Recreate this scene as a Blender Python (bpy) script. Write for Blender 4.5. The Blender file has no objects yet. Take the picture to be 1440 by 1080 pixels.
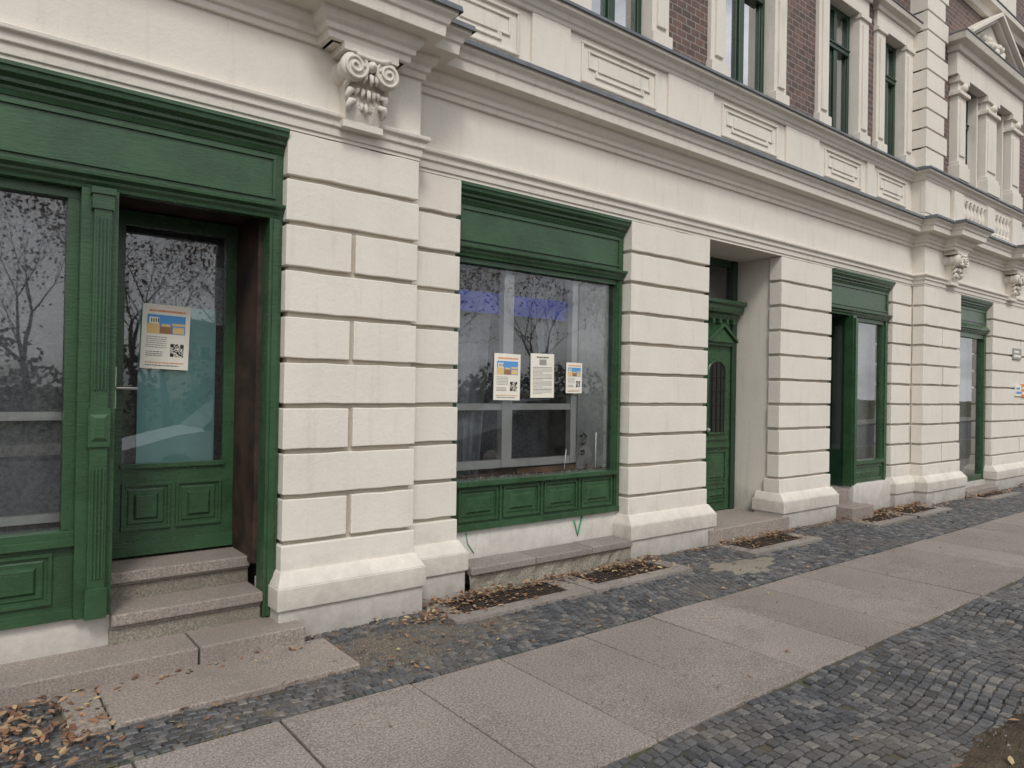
import bpy, bmesh, math, random
from mathutils import Vector, Matrix
from mathutils import noise as mn
random.seed(7)
R=random.random
def U(a,b): return a+(b-a)*random.random()
scene=bpy.context.scene
# ---------------------------------------------------------------- materials
def nmat(name):
    m=bpy.data.materials.new(name); m.use_nodes=True
    nt=m.node_tree; b=nt.nodes['Principled BSDF']
    return m,nt,b
def L(nt,a,b): nt.links.new(a,b)
def mixc(nt,fac,a,b,mode='MIX'):
    n=nt.nodes.new('ShaderNodeMix'); n.data_type='RGBA'; n.blend_type=mode
    for s,v in ((0,fac),(6,a),(7,b)):
        if isinstance(v,(int,float)): n.inputs[s].default_value=v
        elif isinstance(v,tuple): n.inputs[s].default_value=(*v,1)
        else: nt.links.new(v,n.inputs[s])
    return n.outputs[2]
def ramp(nt,inp,stops):
    r=nt.nodes.new('ShaderNodeValToRGB'); e=r.color_ramp.elements
    while len(e)<len(stops): e.new(.5)
    for i,(p,c) in enumerate(stops):
        e[i].position=p; e[i].color=(*c,1) if isinstance(c,tuple) else (c,c,c,1)
    nt.links.new(inp,r.inputs[0]); return r.outputs[0]
def noise(nt,co,scale,detail=4,rough=.6,sc=None):
    if sc:
        mp=nt.nodes.new('ShaderNodeMapping'); mp.inputs['Scale'].default_value=sc
        nt.links.new(co,mp.inputs[0]); co=mp.outputs[0]
    n=nt.nodes.new('ShaderNodeTexNoise'); n.inputs['Scale'].default_value=scale
    n.inputs['Detail'].default_value=min(detail,4); n.inputs['Roughness'].default_value=rough
    nt.links.new(co,n.inputs['Vector']); return n.outputs[0]
def bump(nt,b,h,st,dist=.01,prev=None):
    n=nt.nodes.new('ShaderNodeBump'); n.inputs['Strength'].default_value=st; n.inputs['Distance'].default_value=dist
    nt.links.new(h,n.inputs['Height'])
    if prev: nt.links.new(prev,n.inputs['Normal'])
    nt.links.new(n.outputs[0],b.inputs['Normal']); return n.outputs[0]
def coord(nt): return nt.nodes.new('ShaderNodeTexCoord').outputs['Object']
def simple(name,col,rough=.6,metal=0,var=.25,scale=6,bs=60,bst=.15,bd=.003,spec=.5,island=0):
    m,nt,b=nmat(name)
    if var:
        co=coord(nt); n=noise(nt,co,scale,3)
        lo=tuple(c*(1-var) for c in col); hi=tuple(min(1,c*(1+var)) for c in col)
        c=ramp(nt,n,[(.3,lo),(.7,hi)])
        if island:
            g=nt.nodes.new('ShaderNodeNewGeometry')
            r=ramp(nt,g.outputs['Random Per Island'],[(0,1-island),(1,1+island)])
            c=mixc(nt,1.0,c,r,'MULTIPLY')
        L(nt,c,b.inputs['Base Color'])
        if bst: bump(nt,b,noise(nt,co,bs,2),bst,bd)
    else: b.inputs['Base Color'].default_value=(*col,1)
    b.inputs['Roughness'].default_value=rough; b.inputs['Metallic'].default_value=metal
    b.inputs['Specular IOR Level'].default_value=spec
    return m
def mathn(nt,op,a,b):
    n=nt.nodes.new('ShaderNodeMath'); n.operation=op
    for i,v in enumerate((a,b)):
        if isinstance(v,(int,float)): n.inputs[i].default_value=v
        else: nt.links.new(v,n.inputs[i])
    return n.outputs[0]
def facade_mat(name,col,grime=1.0):
    m,nt,b=nmat(name); co=coord(nt)
    n1=noise(nt,co,1.3,4,.65)
    c=ramp(nt,n1,[(.3,tuple(x*.92 for x in col)),(.62,col)])
    n2=noise(nt,co,3.0,4,.7,(3.5,3.5,.35))
    s=ramp(nt,n2,[(.54,0.0),(.76,1.0)])
    c=mixc(nt,mathn(nt,'MULTIPLY',s,.26*grime),c,(.38,.36,.31))
    n3=noise(nt,co,26,4,.8)
    s3=ramp(nt,n3,[(.64,0.0),(.72,1.0)])
    c=mixc(nt,mathn(nt,'MULTIPLY',s3,.28),c,(.38,.36,.31))
    sp=nt.nodes.new('ShaderNodeSeparateXYZ'); L(nt,co,sp.inputs[0])
    n4=noise(nt,co,5,4,.75)
    zz=mathn(nt,'ADD',sp.outputs[2],mathn(nt,'MULTIPLY',n4,-.55))
    gz=nt.nodes.new('ShaderNodeMapRange'); gz.inputs[1].default_value=-.32; gz.inputs[2].default_value=.22
    gz.inputs[3].default_value=.85; gz.inputs[4].default_value=0
    L(nt,zz,gz.inputs[0])
    c=mixc(nt,gz.outputs[0],c,(.27,.25,.22))
    L(nt,c,b.inputs['Base Color']); b.inputs['Roughness'].default_value=.82
    b.inputs['Specular IOR Level'].default_value=.25
    bump(nt,b,noise(nt,co,22,4,.75),.5,.008)
    return m
CREAM=facade_mat('cream_stucco',(.715,.672,.60))
CREAM2=facade_mat('cream_stucco_trim',(.70,.655,.585),1.5)
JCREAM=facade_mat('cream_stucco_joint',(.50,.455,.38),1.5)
WHITEP=facade_mat('plinth_white',(.73,.70,.65),1.2)
def green_mat(name,col,rough):
    m,nt,b=nmat(name); co=coord(nt)
    n=noise(nt,co,3,4,.7)
    c=ramp(nt,n,[(.3,tuple(x*.70 for x in col)),(.7,tuple(x*1.2 for x in col))])
    n3=noise(nt,co,35,4,.8)
    c=mixc(nt,mathn(nt,'MULTIPLY',ramp(nt,n3,[(.66,0.0),(.73,1.0)]),.4),c,(.15,.19,.14))
    L(nt,c,b.inputs['Base Color'])
    L(nt,ramp(nt,n,[(.3,rough*.8),(.7,rough*1.35)]),b.inputs['Roughness'])
    bump(nt,b,noise(nt,co,14,4,.75,(1,1,5)),.40,.006)
    return m
GREEN=green_mat('green_gloss_paint',(.033,.082,.036),.26)
GREEND=green_mat('dark_green_paint',(.014,.042,.022),.32)
BROWN=simple('brown_reveal',(.045,.024,.017),.6,var=.7,scale=5)
ZINC=simple('zinc_flashing',(.13,.14,.155),.5,.3,var=.25)
def stone_mat(name,col,sp=.5,stain=.5,island=.12):
    m,nt,b=nmat(name); co=coord(nt)
    n=noise(nt,co,2.2,4,.7); c=ramp(nt,n,[(.3,tuple(x*.75 for x in col)),(.7,tuple(x*1.12 for x in col))])
    n2=noise(nt,co,85,3,.85); c=mixc(nt,sp,c,ramp(nt,n2,[(.36,.25),(.5,.85),(.64,1.6)]),'MULTIPLY')
    n3=noise(nt,co,1.1,4,.75); c=mixc(nt,mathn(nt,'MULTIPLY',ramp(nt,n3,[(.48,0.0),(.64,1.0)]),stain),c,tuple(x*.55 for x in col))
    g=nt.nodes.new('ShaderNodeNewGeometry')
    c=mixc(nt,1.0,c,ramp(nt,g.outputs['Random Per Island'],[(0,1-island),(1,1+island)]),'MULTIPLY')
    L(nt,c,b.inputs['Base Color']); b.inputs['Roughness'].default_value=.85; b.inputs['Specular IOR Level'].default_value=.3
    bump(nt,b,n2,.45,.003)
    return m
SLAB=stone_mat('granite_slab',(.285,.25,.225),.7,.4)
STEP=stone_mat('granite_step',(.33,.285,.25),.6,.6)
KERBST=stone_mat('kerb_stone',(.28,.255,.23),.5,.6)
CONC=stone_mat('rough_concrete',(.27,.245,.20),.7,.6)
def cobble_mat():
    m,nt,b=nmat('mosaic_cobble'); co=coord(nt)
    g=nt.nodes.new('ShaderNodeNewGeometry')
    c=ramp(nt,g.outputs['Random Per Island'],[(0,(.040,.042,.047)),(.45,(.068,.071,.078)),(.85,(.105,.107,.112)),(1,(.18,.165,.15))])
    c=mixc(nt,.6,c,ramp(nt,noise(nt,co,90,2,.8),[(.35,.5),(.65,1.5)]),'MULTIPLY')
    d=ramp(nt,noise(nt,co,1.1,4,.75),[(.48,0.0),(.66,1.0)])
    c=mixc(nt,mathn(nt,'MULTIPLY',d,.45),c,(.14,.12,.10))
    L(nt,c,b.inputs['Base Color']); b.inputs['Roughness'].default_value=.55
    return m
COB=cobble_mat()
def joint_mat():
    m,nt,b=nmat('joint_sand'); co=coord(nt)
    c=ramp(nt,noise(nt,co,3,4,.8),[(.3,(.045,.04,.03)),(.55,(.09,.075,.055)),(.62,(.05,.06,.025)),(.75,(.11,.095,.075))])
    L(nt,c,b.inputs['Base Color']); b.inputs['Roughness'].default_value=.95
    bump(nt,b,noise(nt,co,120,3),.7,.006); return m
JOINT=joint_mat()
DIRT=stone_mat('dry_dirt',(.16,.135,.108),.8,.4,0)
SOIL=simple('soil',(.075,.058,.042),.95,var=.45,scale=9,bs=70,bst=.8,bd=.02,spec=.2)
LAWN=simple('park_lawn',(.06,.062,.03),.95,var=.4,scale=.8,bst=0,spec=.2)
ASPH=simple('asphalt',(.055,.055,.057),.85,var=.25,scale=3,bst=0)
IRON=simple('cast_iron',(.06,.045,.036),.7,.2,var=.5,scale=20,bst=0)
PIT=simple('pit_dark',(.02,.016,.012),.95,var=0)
PWHITE=simple('white_paint',(.82,.82,.80),.5,var=.08,bst=0)
PAPER=simple('paper',(.76,.73,.64),.8,var=.04,bst=0)
METAL=simple('brushed_metal',(.65,.65,.64),.3,.9,var=.1,bst=0)
def fabric(name,c1,c2,scale):
    m,nt,b=nmat(name); co=coord(nt)
    n=noise(nt,co,scale,4,.8); n2=noise(nt,co,2.0,3)
    c=ramp(nt,n,[(.35,c1),(.65,c2)]); c=mixc(nt,.6,c,ramp(nt,n2,[(.3,.6),(.7,1.2)]),'MULTIPLY')
    L(nt,c,b.inputs['Base Color']); b.inputs['Roughness'].default_value=.95
    return m
FLEECE=fabric('grey_fleece',(.12,.125,.14),(.36,.37,.40),45)
DFLEECE=fabric('dark_fleece',(.05,.055,.065),(.16,.17,.19),45)
SHEET=fabric('dust_sheet',(.26,.29,.33),(.42,.45,.49),14)
SHEETB=fabric('bright_sheet',(.42,.43,.43),(.58,.59,.58),18)
TEAL=simple('teal_board',(.26,.52,.51),.6,var=.06,bst=0)
BLUE=simple('blue_tarp',(.02,.07,.70),.5,var=.2,bst=0)
ROOMW=simple('interior_plaster',(.45,.44,.41),.9,var=.3,scale=2,bst=0)
ROOMF=simple('interior_floor',(.20,.15,.11),.8,var=.3,bst=0)
BOARD=simple('old_board',(.30,.16,.09),.8,var=.4,bst=0)
def brick_mat():
    m,nt,b=nmat('clinker_brick'); co=coord(nt)
    sp=nt.nodes.new('ShaderNodeSeparateXYZ'); L(nt,co,sp.inputs[0])
    cb=nt.nodes.new('ShaderNodeCombineXYZ'); L(nt,sp.outputs[0],cb.inputs[0]); L(nt,sp.outputs[2],cb.inputs[1])
    t=nt.nodes.new('ShaderNodeTexBrick'); L(nt,cb.outputs[0],t.inputs['Vector'])
    t.inputs['Scale'].default_value=1; t.inputs['Brick Width'].default_value=.15; t.inputs['Row Height'].default_value=.075
    t.inputs['Mortar Size'].default_value=.006; t.inputs['Mortar Smooth'].default_value=.2; t.inputs['Bias'].default_value=-.1
    t.inputs['Color1'].default_value=(.15,.085,.068,1); t.inputs['Color2'].default_value=(.07,.048,.043,1); t.inputs['Mortar'].default_value=(.24,.22,.20,1)
    c=mixc(nt,.5,t.outputs[0],ramp(nt,noise(nt,co,20,3),[(.3,.6),(.7,1.4)]),'MULTIPLY')
    L(nt,c,b.inputs['Base Color']); b.inputs['Roughness'].default_value=.7
    inv=mathn(nt,'SUBTRACT',1.0,t.outputs[1]); bump(nt,b,inv,.6,.008); return m
BRICK=brick_mat()
def glass_mat(name,add,tint=(.95,.97,.96),mul=2.0,dust=.05):
    m=bpy.data.materials.new(name); m.use_nodes=True; nt=m.node_tree; nt.nodes.clear()
    o=nt.nodes.new('ShaderNodeOutputMaterial'); mx=nt.nodes.new('ShaderNodeMixShader')
    t=nt.nodes.new('ShaderNodeBsdfTransparent'); t.inputs[0].default_value=(*tint,1)
    g=nt.nodes.new('ShaderNodeBsdfGlossy'); g.inputs['Roughness'].default_value=.015; g.inputs[0].default_value=(.97,.98,1,1)
    f=nt.nodes.new('ShaderNodeFresnel'); f.inputs[0].default_value=1.5
    fac=mathn(nt,'ADD',mathn(nt,'MULTIPLY',f.outputs[0],mul),add)
    co=coord(nt)
    bp=nt.nodes.new('ShaderNodeBump'); bp.inputs['Strength'].default_value=.06; bp.inputs['Distance'].default_value=.02
    L(nt,noise(nt,co,1.6,1),bp.inputs['Height']); L(nt,bp.outputs[0],g.inputs['Normal'])
    d=nt.nodes.new('ShaderNodeBsdfDiffuse'); d.inputs[0].default_value=(.6,.6,.58,1)
    mx2=nt.nodes.new('ShaderNodeMixShader'); L(nt,mathn(nt,'MULTIPLY',ramp(nt,noise(nt,co,4,4,.8),[(.4,.15),(.75,1.0)]),dust),mx2.inputs[0])
    L(nt,t.outputs[0],mx2.inputs[1]); L(nt,d.outputs[0],mx2.inputs[2])
    L(nt,fac,mx.inputs[0]); L(nt,mx2.outputs[0],mx.inputs[1]); L(nt,g.outputs[0],mx.inputs[2]); L(nt,mx.outputs[0],o.inputs[0])
    return m
GLASS=glass_mat('shop_glass',.045)
GLASSU=glass_mat('window_glass',.45,(.6,.65,.65))
DGLASS=glass_mat('dark_door_glass',.05,(.25,.28,.27))
# ---------------------------------------------------------------- mesh builder
class MB:
    def __init__(s): s.v=[];s.f=[];s.m=[];s.mats=[];s.sm=[]
    def mi(s,m):
        if m not in s.mats: s.mats.append(m)
        return s.mats.index(m)
    def add(s,vs,fs,m,sm=False):
        o=len(s.v); s.v+= [tuple(v) for v in vs]; k=s.mi(m)
        for f in fs: s.f.append([i+o for i in f]); s.m.append(k); s.sm.append(sm)
    def box(s,x0,x1,y0,y1,z0,z1,m):
        s.add([(x0,y0,z0),(x1,y0,z0),(x1,y1,z0),(x0,y1,z0),(x0,y0,z1),(x1,y0,z1),(x1,y1,z1),(x0,y1,z1)],
              [(0,3,2,1),(4,5,6,7),(0,1,5,4),(1,2,6,5),(2,3,7,6),(3,0,4,7)],m)
    def hexa(s,b,t,m):
        s.add(list(b)+list(t),[(0,3,2,1),(4,5,6,7),(0,1,5,4),(1,2,6,5),(2,3,7,6),(3,0,4,7)],m)
    def frus(s,x0,x1,z0,z1,yb,yf,i,m):
        s.hexa([(x0,yb,z0),(x1,yb,z0),(x1,yb,z1),(x0,yb,z1)],[(x0+i,yf,z0+i),(x1-i,yf,z0+i),(x1-i,yf,z1-i),(x0+i,yf,z1-i)],m)
    def quad(s,a,b,c,d,m): s.add([a,b,c,d],[(0,1,2,3)],m)
    def sweep(s,path,prof,m):
        P=[Vector(p) for p in path]; n=len(P); rings=[]
        nr=[]
        for i in range(n-1):
            d=(P[i+1]-P[i]).normalized(); nr.append(Vector((d.y,-d.x)))
        for i in range(n):
            if i==0: o=nr[0]
            elif i==n-1: o=nr[-1]
            else:
                a,b=nr[i-1],nr[i]; o=a if (a-b).length<1e-4 else (a+b)/(1+a.dot(b)) if a.dot(b)>-.9 else a
            rings.append([(P[i].x+o.x*q,P[i].y+o.y*q,z) for q,z in prof])
        k=len(prof); vs=[v for r in rings for v in r]; fs=[]
        for i in range(n-1):
            for j in range(k):
                j2=(j+1)%k; fs.append((i*k+j,(i+1)*k+j,(i+1)*k+j2,i*k+j2))
        fs.append(tuple(range(k))); fs.append(tuple((n-1)*k+j for j in reversed(range(k))))
        s.add(vs,fs,m)
    def tube(s,pts,rad,m,sides=6,sm=True):
        pts=[Vector(p) for p in pts]; n=len(pts)
        if not isinstance(rad,(list,tuple)): rad=[rad]*n
        vs=[];fs=[]
        for i,p in enumerate(pts):
            d=(pts[min(i+1,n-1)]-pts[max(i-1,0)]).normalized()
            a=d.orthogonal().normalized() if i==0 else (a-d*a.dot(d)).normalized()
            b=d.cross(a)
            for k in range(sides):
                t=2*math.pi*k/sides; vs.append(p+(a*math.cos(t)+b*math.sin(t))*rad[i])
        for i in range(n-1):
            for k in range(sides):
                k2=(k+1)%sides; fs.append((i*sides+k,i*sides+k2,(i+1)*sides+k2,(i+1)*sides+k))
        fs.append(tuple(reversed(range(sides)))); fs.append(tuple((n-1)*sides+k for k in range(sides)))
        s.add(vs,fs,m,sm)
    def lathe(s,c,prof,m,axis='z',sides=14):
        vs=[];fs=[];k=len(prof)
        for i in range(sides):
            t=2*math.pi*i/sides
            for r,h in prof:
                a,b=r*math.cos(t),r*math.sin(t)
                vs.append((c[0]+a,c[1]+b,c[2]+h) if axis=='z' else (c[0]+a,c[1]+h,c[2]+b) if axis=='y' else (c[0]+h,c[1]+a,c[2]+b))
        for i in range(sides):
            for j in range(k-1):
                i2=(i+1)%sides; fs.append((i*k+j,i2*k+j,i2*k+j+1,i*k+j+1))
        s.add(vs,fs,m,True)
    def obj(s,name,parent=None,bevel=0,recalc=True,seg=2):
        me=bpy.data.meshes.new(name); me.from_pydata(s.v,[],s.f)
        for m in s.mats: me.materials.append(m)
        me.polygons.foreach_set('material_index',s.m); me.polygons.foreach_set('use_smooth',s.sm)
        if recalc:
            bm=bmesh.new(); bm.from_mesh(me); bmesh.ops.recalc_face_normals(bm,faces=bm.faces); bm.to_mesh(me); bm.free()
        me.update(); o=bpy.data.objects.new(name,me); scene.collection.objects.link(o)
        if parent: o.parent=parent
        if bevel:
            b=o.modifiers.new('Bevel','BEVEL'); b.width=bevel; b.segments=seg; b.limit_method='ANGLE'; b.angle_limit=math.radians(30)
        return o
def empty(name):
    e=bpy.data.objects.new(name,None); e.empty_display_size=.3; scene.collection.objects.link(e); return e
BLD=empty('apartment_building')
TOP=3.22
XL,XR=-8.0,24.0
BK=.75
# ---------------------------------------------------------------- piers with rusticated blocks
ROW0=.586; RH=(TOP-ROW0)/9
def rblock(bl,x0,x1,y0,y1,z0,z1):
    n=max(2,int((x1-x0)/.12)); vs=[];fs=[]
    for i in range(n+1):
        x=x0+(x1-x0)*i/n
        e0=U(-.0035,.0035); e1=U(-.0035,.0035); f=U(-.002,.002)
        vs+=[(x,y0+f,z0+e0),(x,y0+f,z1+e1),(x,y1,z0),(x,y1,z1)]
    for i in range(n):
        a=i*4;b=a+4; fs+=[(a,b,b+1,a+1),(a+1,b+1,b+3,a+3),(a,a+2,b+2,b),(a+2,a+3,b+3,b+2)]
    fs+=[(0,1,3,2),(n*4,n*4+2,n*4+3,n*4+1)]
    bl.add(vs,fs,CREAM)
def pier(mb,bl,x0,x1,yf,split=None,plext=.05):
    mb.box(x0+.03,x1-.03,yf+.042,BK,0,TOP,CREAM)
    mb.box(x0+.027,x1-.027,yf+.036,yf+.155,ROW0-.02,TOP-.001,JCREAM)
    for k in range(9):
        za=ROW0+k*RH+.016; zb=ROW0+(k+1)*RH-.016
        if k==8: zb=TOP-.004
        j=lambda: U(-.005,.005)
        yb=yf+.16
        if split and k in (0,2,4,6):
            rblock(bl,x0+j(),split-.016,yf+j(),yb,za,zb); rblock(bl,split+.016,x1+j(),yf+j(),yb,za,zb)
        else: rblock(bl,x0+j(),x1+j(),yf+j(),yb,za,zb)
    e=plext
    bl.box(x0-.004,x1+.004,yf-.012,yf+.2,.40,ROW0-.012,CREAM)
    bl.hexa([(x0-e,yf-.10,.33),(x1+e,yf-.10,.33),(x1+e,yf+.3,.33),(x0-e,yf+.3,.33)],
            [(x0-.01,yf-.03,.415),(x1+.01,yf-.03,.415),(x1+.01,yf+.3,.415),(x0-.01,yf+.3,.415)],CREAM)
    bl.box(x0-e-.005,x1+e+.005,yf-.105,yf+.32,.19,.33,CREAM)
    bl.box(x0-e+.012,x1+e-.012,yf-.085,yf+.3,-.02,.19,WHITEP)
core=MB(); blk=MB()
pier(core,blk,-3.2,-2.0,-.18,split=-2.6)
pier(core,blk,1.66,2.62,-.18,split=2.12)
pier(core,blk,2.60,3.11,0)
pier(core,blk,5.07,6.28,0)
pier(core,blk,7.68,8.86,0)
pier(core,blk,10.60,11.24,0)
pier(core,blk,11.2,12.58,-.18,split=11.9)
pier(core,blk,14.0,16.8,-.18,split=15.4)
pier(core,blk,16.78,18.0,0); pier(core,blk,19.6,XR,0); pier(core,blk,XL,-3.18,0)
core.box(XL,XR,0,BK,TOP,4.2,CREAM)
for a,b in ((-3.2,2.62),(11.2,16.8)): core.box(a,b,-.18,.1,TOP+.001,4.199,CREAM)
core.box(XL,XR,.03,BK,4.2,4.86,CREAM)
for a,b in ((-3.2,2.60),(11.22,16.78)): core.box(a,b,-.15,.1,4.2,4.861,CREAM)
core.box(3.05,5.12,.14,BK,0,.44,WHITEP)
core.box(-2.05,.731,-.06,BK,0,.30,WHITEP)
core.box(9.46,10.62,-.02,BK,0,.38,WHITEP)
core.box(12.5,14.05,-.10,BK,0,.18,WHITEP)
core.box(17.9,19.7,.1,BK,0,.6,CREAM)
core.obj('ground_floor_walls',BLD)
blk.obj('rusticated_blocks',BLD,bevel=.006)
# ---------------------------------------------------------------- cornices
pm=[(XL,0),(-3.2,0),(-3.2,-.18),(2.62,-.18),(2.62,0),(11.2,0),(11.2,-.18),(16.8,-.18),(16.8,0),(XR,0)]
pc=[(XL,0),(-3.2,0),(-3.2,-.18),(1.86,-.18),(1.86,-.34),(2.40,-.34),(2.40,-.18),(2.62,-.18),(2.62,0),(11.2,0),(11.2,-.18),
    (11.8,-.18),(11.8,-.34),(12.34,-.34),(12.34,-.18),(14.43,-.18),(14.43,-.34),(14.97,-.34),(14.97,-.18),(16.8,-.18),(16.8,0),(XR,0)]
tr=MB()
tr.sweep(pm,[(-.02,3.245),(.012,3.245),(.016,3.30),(.032,3.305),(.034,3.345),(.058,3.36),(.060,3.385),(.02,3.40),(-.02,3.41)],CREAM2)
tr.sweep(pc,[(-.03,3.80),(.025,3.80),(.028,3.845),(.05,3.85),(.052,3.885),(.075,3.905),(.095,3.94),(.10,3.965),(.195,3.972),(.20,4.045),(.215,4.055),(.225,4.09),(.255,4.115),(.262,4.15),(-.03,4.188)],CREAM2)
tr.sweep(pc,[(-.03,4.222),(.275,4.178),(.283,4.135),(.275,4.135),(.268,4.158),(-.03,4.20)],ZINC)
for a in (1.86,11.8,14.43): tr.box(a+.002,a+.538,-.338,-.15,3.80,4.19,CREAM2)
ps=pm
tr.sweep(ps,[(-.06,4.78),(.0,4.78),(.012,4.81),(.03,4.82),(.05,4.86),(.095,4.875),(.10,4.92),(-.06,4.935)],CREAM2)
tr.sweep(ps,[(-.06,4.965),(.115,4.94),(.12,4.905),(.112,4.905),(.106,4.925),(-.06,4.945)],ZINC)
tr.sweep(pm,[(-.06,4.2),(-.005,4.2),(-.008,4.29),(-.02,4.30),(-.06,4.30)],CREAM2)
def strip(mb,pts,y,w,d,m,closed=True):
    n=len(pts)
    for i in range(n if closed else n-1):
        (xa,za),(xb,zb)=pts[i],pts[(i+1)%n]
        if abs(za-zb)<1e-5:
            a,b=min(xa,xb),max(xa,xb); mb.box(a-w/2,b+w/2,y-d,y+.01,za-w/2,za+w/2,m)
        else:
            a,b=min(za,zb),max(za,zb); mb.box(xa-w/2+.0005,xa+w/2-.0005,y-d+.0015,y+.01,a+w/2-.001,b-w/2+.001,m)
def parapet_panel(x0,x1,y):
    z0,z1=4.38,4.72; q=.09
    strip(tr,[(x0,z0),(x1,z0),(x1,z1),(x0,z1)],y,.024,.022,CREAM2)
    a,b=x0+.09,x1-.09; z2,z3=z0+.075,z1-.06
    strip(tr,[(a+q,z2),(b-q,z2),(b-q,z2+.06),(b,z2+.06),(b,z3),(a,z3),(a,z2+.06),(a+q,z2+.06)],y,.018,.016,CREAM2)
    tr.box(a+q+.03,b-q-.03,y-.014,y+.01,z2+.05,z3-.03,CREAM2)
for a,b in ((2.86,3.66),(4.40,5.40),(6.5,7.56),(8.68,9.62),(10.12,11.0)): parapet_panel(a,b,.03)
for a,b in ((-1.6,-.2),(.2,1.5)): parapet_panel(a,b,-.15)
for a,b in ((3.80,4.24),(5.58,6.32),(7.74,8.5),(9.78,9.98)): tr.box(a,b,-.0,.04,4.302,4.779,CREAM2)
for a,b in ((11.212,12.1),(1.9,2.608)): tr.box(a,b,-.178,-.1,4.302,4.779,CREAM2)
for a,b in ((12.55,13.5),(13.9,14.7)):
    tr.box(a-.04,b+.04,-.20,-.14,4.72,4.779,CREAM2); tr.box(a-.04,b+.04,-.20,-.14,4.302,4.36,CREAM2)
    n=int((b-a)/.14)
    for i in range(n):
        x=a+(i+.5)*(b-a)/n
        tr.lathe((x,-.175,4.36),[(.04,0),(.04,.03),(.02,.05),(.045,.13),(.045,.17),(.02,.27),(.03,.3),(.04,.33),(.04,.36)],CREAM2,sides=8)
for a,b in ((12.14,12.5),(13.54,13.86),(14.74,15.2)): tr.box(a,b,-.23,-.14,4.302,4.779,CREAM2)
tr.obj('cornices_and_mouldings',BLD,bevel=.004,seg=1)
# ---------------------------------------------------------------- scroll consoles
def console(cx,yw):
    c=MB(); W=.165
    c.box(cx-W-.03,cx+W+.03,yw-.20,yw+.02,3.75,3.80,CREAM2)
    rows=[]
    for i in range(9):
        t=i/8; z=3.34+t*.36; w=.118+.022*t; d=.075+.10*t**1.5+.018*math.sin(t*math.pi*2)
        rows.append((z,w,d))
    vs=[];fs=[]
    for z,w,d in rows: vs+=[(cx-w,yw+.02,z),(cx-w,yw-d,z),(cx-w*.45,yw-d-.014,z),(cx,yw-d-.005,z),(cx+w*.45,yw-d-.014,z),(cx+w,yw-d,z),(cx+w,yw+.02,z)]
    for i in range(8):
        for j in range(6): fs.append((i*7+j,i*7+j+1,(i+1)*7+j+1,(i+1)*7+j))
    fs.append(tuple(range(7))); fs.append(tuple(56+j for j in reversed(range(7))))
    c.add(vs,fs,CREAM2)
    c.box(cx-.145,cx+.145,yw-.09,yw+.02,3.30,3.345,CREAM2)
    for s in (-1,1):
        vx=cx+s*.118; vz=3.66
        # bolster running back to the wall with belt
        c.lathe((vx,yw,vz),[(0,-.205),(.03,-.21),(.078,-.20),(.092,-.19),(.088,-.15),(.070,-.11),(.078,-.10),(.078,-.085),(.068,-.075),(.075,-.03),(.09,.02)],CREAM2,'y',20)
        pts=[];rr=[]
        for i in range(40):
            t=i/39; a=t*math.pi*4.4; r=.084*(1-t)+.010
            pts.append((vx-s*r*math.cos(a+1.4)*-1,yw-.203-.016*t,vz+r*math.sin(a+1.4))); rr.append(.013-.005*t)
        c.tube(pts,rr,CREAM2,6)
        # acanthus leaves curling on the flanks
        for k,(z0,o) in enumerate(((3.60,.0),(3.53,-.008),(3.46,-.014))):
            c.tube([(cx+s*(.10+o),yw-.13,z0),(cx+s*(.135+o),yw-.15,z0-.01),(cx+s*(.148+o),yw-.125,z0-.045),(cx+s*(.135+o),yw-.085,z0-.07)],[.018,.024,.018,.006],CREAM2,7)
    for dx,r in ((0,.040),(-.055,.02),(.055,.02)):
        c.lathe((cx+dx,yw-.195,3.685-abs(dx)*.2),[(0,-r),(r*.6,-r*.75),(r,-.0),(r*.8,r*.7),(r,.06)],CREAM2,'y',12)
    c.tube([(cx-.11,yw-.2,3.742),(cx-.05,yw-.21,3.728),(cx+.05,yw-.21,3.728),(cx+.11,yw-.2,3.742)],.016,CREAM2,7)
    for j,(zt,dd,wd) in enumerate(((3.63,.185,.075),(3.54,.145,.07),(3.46,.11,.055))):
        for k in (-2,-1,0,1,2):
            x=cx+k*wd/2*1.05; dr=.012*abs(k)
            c.tube([(x*.0+cx+k*wd*.35,yw-dd+.03,zt+.02),(x,yw-dd-.012+dr*.3,zt-.01),(x+k*.003,yw-dd-.018+dr,zt-.045+dr),(x+k*.004,yw-dd+.0+dr,zt-.065+dr)],[.012,.016,.015,.007],CREAM2,6)
    c.obj('scroll_console',BLD)
for x in (2.13,12.07,14.7): console(x,-.18)
# ---------------------------------------------------------------- upper storeys
up=MB(); ut=MB(); uw=MB(); ug=MB()
WA=[(4.45,5.34),(6.53,7.50),(8.74,9.55),(10.3,10.95)]
def wallo(mb,x0,x1,z0,z1,yf,yb,ops,m):
    xs=sorted({x0,x1,*[o[0] for o in ops],*[o[1] for o in ops]}); zs=sorted({z0,z1,*[o[2] for o in ops],*[o[3] for o in ops]})
    for i in range(len(xs)-1):
        run=None
        for j in range(len(zs)-1):
            cx,cz=(xs[i]+xs[i+1])/2,(zs[j]+zs[j+1])/2
            hole=any(o[0]<cx<o[1] and o[2]<cz<o[3] for o in ops)
            if not hole:
                if run is None: run=zs[j]
            else:
                if run is not None: mb.box(xs[i],xs[i+1],yf,yb,run,zs[j],m); run=None
        if run is not None: mb.box(xs[i],xs[i+1],yf,yb,run,zs[-1],m)
Z1,Z2=4.97,6.75
ops=[]
for a,b in WA+[(17.6,18.5),(20,20.9),(-5.5,-4.6)]: ops+= [(a,b,Z1,Z2),(a,b,8.7,10.5)]
for a,b in ((12.65,13.4),(13.95,14.6)): ops+=[(a,b,Z1,6.6),(a,b,8.9,10.5)]
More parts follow.
